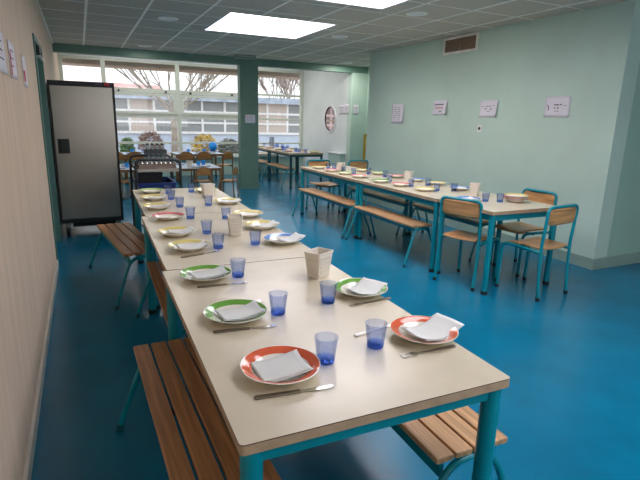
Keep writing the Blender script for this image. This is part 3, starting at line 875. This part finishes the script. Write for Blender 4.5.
m = MB(); m.box2((-W + .12, .12, .10), (W - .1, .62, .17)); m.build('underside_shadow', M['rubber'], o)  # dark slab in place of the shadow between the casters
tag(o, 'tall steel fridge on casters with black edges against the beige wall', 'fridge')

# ------------------------------------------------------------------ bottle trolley
o = thing('serving_trolley', (.74, 5.98, 0), 0)
for yy in (-.32, .32):
    pts = bend([(-.235, yy, .10), (-.235, yy, .965), (.235, yy, .965), (.235, yy, .10)], .07, 8)
    m = MB(); m.tube(pts, .0155, 12); m.build('end_frame', M['steeld'], o, smooth=True)
def tray(z, d):
    m = MB(); m.box2((-.215, -.31, z), (.215, .31, z + .012))
    for a, b in (((-.22, -.315, z), (.22, -.305, z + d)), ((-.22, .305, z), (.22, .315, z + d)), ((-.22, -.305, z), (-.21, .305, z + d)), ((.21, -.305, z), (.22, .305, z + d))): m.box2(a, b)
    return m
tray(.83, .035).build('top_shelf', M['steel'], o, bevel=.002); tray(.55, .035).build('middle_shelf', M['steel'], o, bevel=.002); tray(.22, .035).build('bottom_shelf', M['steel'], o, bevel=.002)
for sx in (-1, 1):
    for yy in (-.32, .32):
        m = MB(); m.tube([(sx * .235 - .013, yy, .05), (sx * .235 + .013, yy, .05)], .05, 16); cw = m.build('caster', M['rubber'], o, smooth=True)
        m = MB(); m.tube([(sx * .235, yy, .055), (sx * .235, yy, .11)], .018, 10); m.build('stem', M['steel'], cw)
tag(o, 'grey tube framed serving trolley behind the last cream table', 'trolley')
z0 = .842
o = thing('cutlery_tray', (.735, 5.80, z0))
m = MB(); m.box2((-.20, -.1, 0), (.20, .1, .01))
for a, b in (((-.20, -.1, .01), (.20, -.09, .075)), ((-.20, .09, .01), (.20, .1, .075)), ((-.20, -.09, .01), (-.19, .09, .075)), ((.19, -.09, .01), (.20, .09, .075))): m.box2(a, b)
m.build('tray_body', M['louver'], o, bevel=.002)
m = MB()
for k in range(2): m.box2((-.06 + .12 * k - .004, -.09, .01), (-.06 + .12 * k + .004, .09, .07))
m.build('divider', M['louver'], o)
tag(o, 'brown cutlery tray on the top shelf of the trolley', 'tray')
SP = Kind(lambda: MB().lathe([(.001, 0), (.016, .002), (.022, .02), (.012, .036), (.006, .04), (.005, .05), (.001, .05)], 12).build('steel_cup', M['cutlery'], smooth=True))
for k in range(7):
    SP.put((.735 - .155 + .05 * k, 5.78, z0 + .045), 0, 'bright small steel cup in the brown tray on the trolley', 'cup', 'steel cups in the trolley tray')
o = thing('bottle_basket', (.775, 6.14, z0))
for zz, hh in ((.16, .045), (.0, .02)):
    m = MB(); a, b = .12, .085
    for p, q in (((-a, -b, zz), (a, -b + .006, zz + hh)), ((-a, b - .006, zz), (a, b, zz + hh)), ((-a, -b + .006, zz), (-a + .006, b - .006, zz + hh)), ((a - .006, -b + .006, zz), (a, b - .006, zz + hh))): m.box2(p, q)
    m.box2((-a + .006, -.003, zz), (a - .006, .003, zz + hh))
    m.build('band' if zz else 'base_rim', M['steeld'], o)
for sx in (-1, 1):
    for sy in (-1, 1): MB().box((sx * .115, sy * .08, .09), (.008, .008, .145)).build('corner_post', M['steeld'], o)
tag(o, 'dark wire bottle basket standing on the trolley', 'basket')
def bottle():
    o = thing('water_bottle')
    m = MB(); m.lathe([(.001, 0), (.025, 0), (.026, .01), (.026, .18), (.022, .205), (.012, .225), (.011, .25), (.014, .252), (.014, .262), (.009, .262), (.009, .22), (.022, .195), (.0235, .17), (.0235, .012), (.001, .008)], 20)
    m.build('glass_body', M['clear'], o, smooth=True)
    m = MB(); m.tube([(0, 0, .255), (0, 0, .272)], .0125, 12); m.build('stopper', M['steeld'], o, smooth=True)
    return o
BO = Kind(bottle)
for j in range(2):
    for k in range(4):
        BO.put((.775 - .0825 + .055 * k, 6.14 - .04 + .08 * j, z0), 0, ('clear glass bottle in the front half' if j == 0 else 'clear glass bottle in the rear half') + ' of the trolley basket', 'bottle', 'glass bottles in the trolley basket, ' + ('front' if j == 0 else 'rear'))
o = thing('storage_crate', (.72, 5.93, .562))
m = MB(); w, d2, h = .195, .27, .15
m.box2((-w, -d2, 0), (w, d2, .01))
for a, b in (((-w, -d2, .01), (w, -d2 + .01, h)), ((-w, d2 - .01, .01), (w, d2, h)), ((-w, -d2 + .01, .01), (-w + .01, d2 - .01, h)), ((w - .01, -d2 + .01, .01), (w, d2 - .01, h))): m.box2(a, b)
m.build('crate_body', M['crate'], o, bevel=.004)
m = MB(); m.box2((-w - .012, -d2 - .012, h - .03), (w + .012, -d2, h)); m.box2((-w - .012, d2, h - .03), (w + .012, d2 + .012, h)); m.box2((-w - .012, -d2, h - .03), (-w, d2, h)); m.box2((w, -d2, h - .03), (w + .012, d2, h)); m.build('rim', M['crate'], o, bevel=.003)
tag(o, 'navy blue plastic crate on the middle shelf of the trolley', 'crate')

o = thing('storage_box', (.68, 6.02, .572))
MB().box2((-.13, -.12, 0), (.13, .12, .20)).build('box_body', M['black'], o, bevel=.006)
MB().box2((-.136, -.126, .20), (.136, .126, .225)).build('lid', M['black'], o, bevel=.004)
tag(o, 'black lidded box inside the navy crate on the trolley', 'box')

# ------------------------------------------------------------------ outdoors
sbox('ground', (-40, 12.66, -.35), (60, 70, -.25), M['ground'])
sbox('trim_overhang', (-.6, 12.66, 2.50), (5.8, 13.35, 2.62), M['soffit'])
o = thing('school_building', (4., 24, -.25))
x0, x1 = -16, 22
MB().box2((x0, .06, 0), (x1, 7, 2.62)).build('wall', M['facade'], o)
MB().box2((x0, -.35, 2.36), (x1, .2, 2.64)).build('fascia', M['fascia'], o)
r = MB(); r.prism([(-.3, 2.64), (4.5, 3.25), (9, 2.64)], x0, -.2, X=Matrix(((0, 0, 1, 0), (1, 0, 0, 0), (0, 1, 0, 0), (0, 0, 0, 1)))); r.build('roof', M['roof'], o)
n = 0
for k in range(-10, 17):
    xx = k * 1.08 + .12
    fr = MB()
    for za, zb in ((1.92, 2.36), (1.42, 1.80), (.97, 1.33)):
        pass
    for a, b in (((xx, -.02, .86), (xx + .1, .07, 2.42)), ((xx + .1, -.02, 2.36), (xx + 1.08, .07, 2.42)), ((xx + .1, -.02, 1.82), (xx + 1.08, .07, 1.92)), ((xx + .1, -.02, 1.33), (xx + 1.08, .07, 1.42)), ((xx + .1, -.02, .86), (xx + 1.08, .07, .97))): fr.box2(a, b)
    f = fr.build('window', M['cup'], o)
    MB().box2((xx + .1, .02, .97), (xx + 1.08, .04, 2.36)).build('pane', M['curtain'] if k in (3, 4, 6, 7, 9, -2) else M['shade'], f)
tag(o, 'long low school building with pale blue walls across the yard', 'building')

def tree(name, loc, trunk_r, trunk_h, spread, n, depth, m, label, seed, tilt=.9, lens=1.):
    r = random.Random(seed); o = thing(name, loc)
    tm = MB(); tm.tube([(0, 0, -.1), (.03, 0, trunk_h * .5), (0, 0, trunk_h)], [trunk_r * 1.2, trunk_r, trunk_r * .9], 10)
    tm.build('trunk', m[0], o, smooth=True)
    bm_ = MB()
    def grow(p, d, L, rad, lev):
        pts = [p]; q = p.copy(); dd = d.copy()
        for k in range(4):
            dd = (dd + Vector((r.uniform(-.16, .16), r.uniform(-.16, .16), r.uniform(-.02, .18)))).normalized()
            q = q + dd * L / 4; pts.append(q.copy())
        bm_.tube(pts, [rad * (1 - .14 * k) for k in range(5)], 5 if lev else 7)
        if lev < depth:
            for k in range(n - 1 if lev else n):
                i = r.randint(2, 4)
                nd = (dd + Vector((r.uniform(-1, 1), r.uniform(-1, 1), r.uniform(-.25, .7))) * .62).normalized()
                grow(pts[i], nd, L * r.uniform(.55, .75), rad * .66, lev + 1)
    NB = 2 * n + 3
    for k in range(NB):
        a = 2 * PI * k / NB + r.uniform(-.2, .2)
        d = Vector((math.cos(a) * tilt, math.sin(a) * tilt * .5, r.uniform(.55, 1.1))).normalized()
        grow(Vector((0, 0, trunk_h * r.uniform(.82, 1))), d, spread * r.uniform(.8, 1.1), trunk_r * .27, 0)
    bm_.build('branches', m[1], o, smooth=True)
    tag(o, label, 'tree', 'bare trees outside')
tree('bare_tree', (3.05, 18.5, -.25), .15, 2.0, 2.3, 4, 4, (M['bark'], M['bark']), 'bare pale tree outside the wide window, branches fanning out', 5, 1.2)
tree('bare_tree', (12.8, 33.5, -.25), .16, 2.3, 2.2, 4, 4, (M['twig'], M['twig']), 'bare twiggy tree rising behind the building past the narrow window', 11, .7)
tree('bare_tree', (16.6, 39, -.25), .16, 2.2, 2.2, 4, 4, (M['twig'], M['twig']), 'bare twiggy tree behind the building, next to the white wall', 12, .7)
tree('bare_tree', (8.0, 37, -.25), .13, 2.2, 1.9, 3, 4, (M['twig'], M['twig']), 'thin bare tree behind the building close to the green post', 21, .6)

def bush(name, loc, w, h, m, label, seed, n=900):
    r = random.Random(seed); o = thing(name, loc)
    st = MB()
    for k in range(9):
        a = r.uniform(0, 6.28); q = Vector((math.cos(a) * w * .4, math.sin(a) * w * .4, h * .85))
        st.tube([(0, 0, 0), q * .5 + Vector((0, 0, .05)), q], [.015, .01, .005], 5)
    st.build('stems', M['twig'], o)
    lf = MB()
    for k in range(n):
        v = Vector((r.gauss(0, 1), r.gauss(0, 1), r.gauss(0, 1))).normalized() * r.uniform(.4, 1) ** .5
        p = Vector((v.x * w / 2, v.y * w / 2, h * .55 + v.z * h * .45))
        X = Matrix.Translation(p) @ Matrix.Rotation(r.uniform(0, 6), 4, 'Z') @ Matrix.Rotation(r.uniform(-1.2, 1.2), 4, 'X')
        sz = r.uniform(.05, .085)
        lf.add([(-sz, 0, 0), (0, -sz * .5, .012), (sz, 0, 0), (0, sz * .5, .012)], [(0, 1, 2, 3)], 0, X)
    f = lf.build('foliage', m, o); f['kind'] = 'stuff'
    tag(o, label, 'bush', 'bushes outside the window')
bush('yellow_bush', (4.15, 18.8, -.25), 1.0, 1.05, M['leafy'], 'rounded yellow bush outside near the green post', 1)
bush('grey_bush', (5.12, 18.9, -.25), .85, .9, M['leafs'], 'grey green bush outside beside the yellow one', 2)
bush('brown_bush', (2.25, 18.9, -.25), .9, 1.15, M['leafr'], 'reddish brown bush outside behind the bottle basket', 3)
bush('green_bush', (1.45, 18.9, -.25), .5, .9, M['leafg'], 'small green bush outside by the fridge edge of the window', 4)

# ------------------------------------------------------------------ light
w = bpy.data.worlds.new('World'); SC.world = w; w.use_nodes = True
bg = w.node_tree.nodes['Background']
bg.inputs[0].default_value = (.93, .96, 1.0, 1); bg.inputs[1].default_value = 1.3
def portal(name, loc, sx, sy, rot):
    l = bpy.data.lights.new(name, 'AREA'); l.shape = 'RECTANGLE'; l.size = sx; l.size_y = sy
    l.cycles.is_portal = True
    o = bpy.data.objects.new(name, l); COL.objects.link(o); o.location = loc; o.rotation_euler = rot
portal('window_daylight', (2.55, 12.7, 1.55), 5.7, 2.2, (R_(-90), 0, 0))
portal('back_window_daylight', (3.4, -3.25, 1.625), 6.6, 1.55, (R_(90), 0, 0))

# ------------------------------------------------------------------ camera
cd = bpy.data.cameras.new('Camera'); cam = bpy.data.objects.new('Camera', cd); COL.objects.link(cam)
cd.sensor_width = 36; cd.lens = 36 * 491 / 640; cd.clip_start = .05
Rm = [[0.902882698999457, -0.08142814314277737, 0.42210459527441224], [-0.4292015242100045, -0.2261767368243592, 0.8744313211083494], [0.024266921173994788, -0.9706768469597922, -0.23916014574533778]]
mw = Matrix([[Rm[i][0], -Rm[i][1], -Rm[i][2], 0] for i in range(3)] + [[0, 0, 0, 1]])
cam.matrix_world = Matrix.Translation((0, 0, 1.44)) @ mw
SC.camera = cam
SC.view_settings.view_transform = 'Standard'; SC.view_settings.look = 'None'
SC.view_settings.gamma = 1; SC.view_settings.use_curve_mapping = False
SC.view_settings.exposure = .68
SC.cycles.use_denoising = True
SC.cycles.max_bounces = 10; SC.cycles.diffuse_bounces = 5; SC.cycles.transparent_max_bounces = 16
SC.cycles.caustics_reflective = False; SC.cycles.caustics_refractive = False
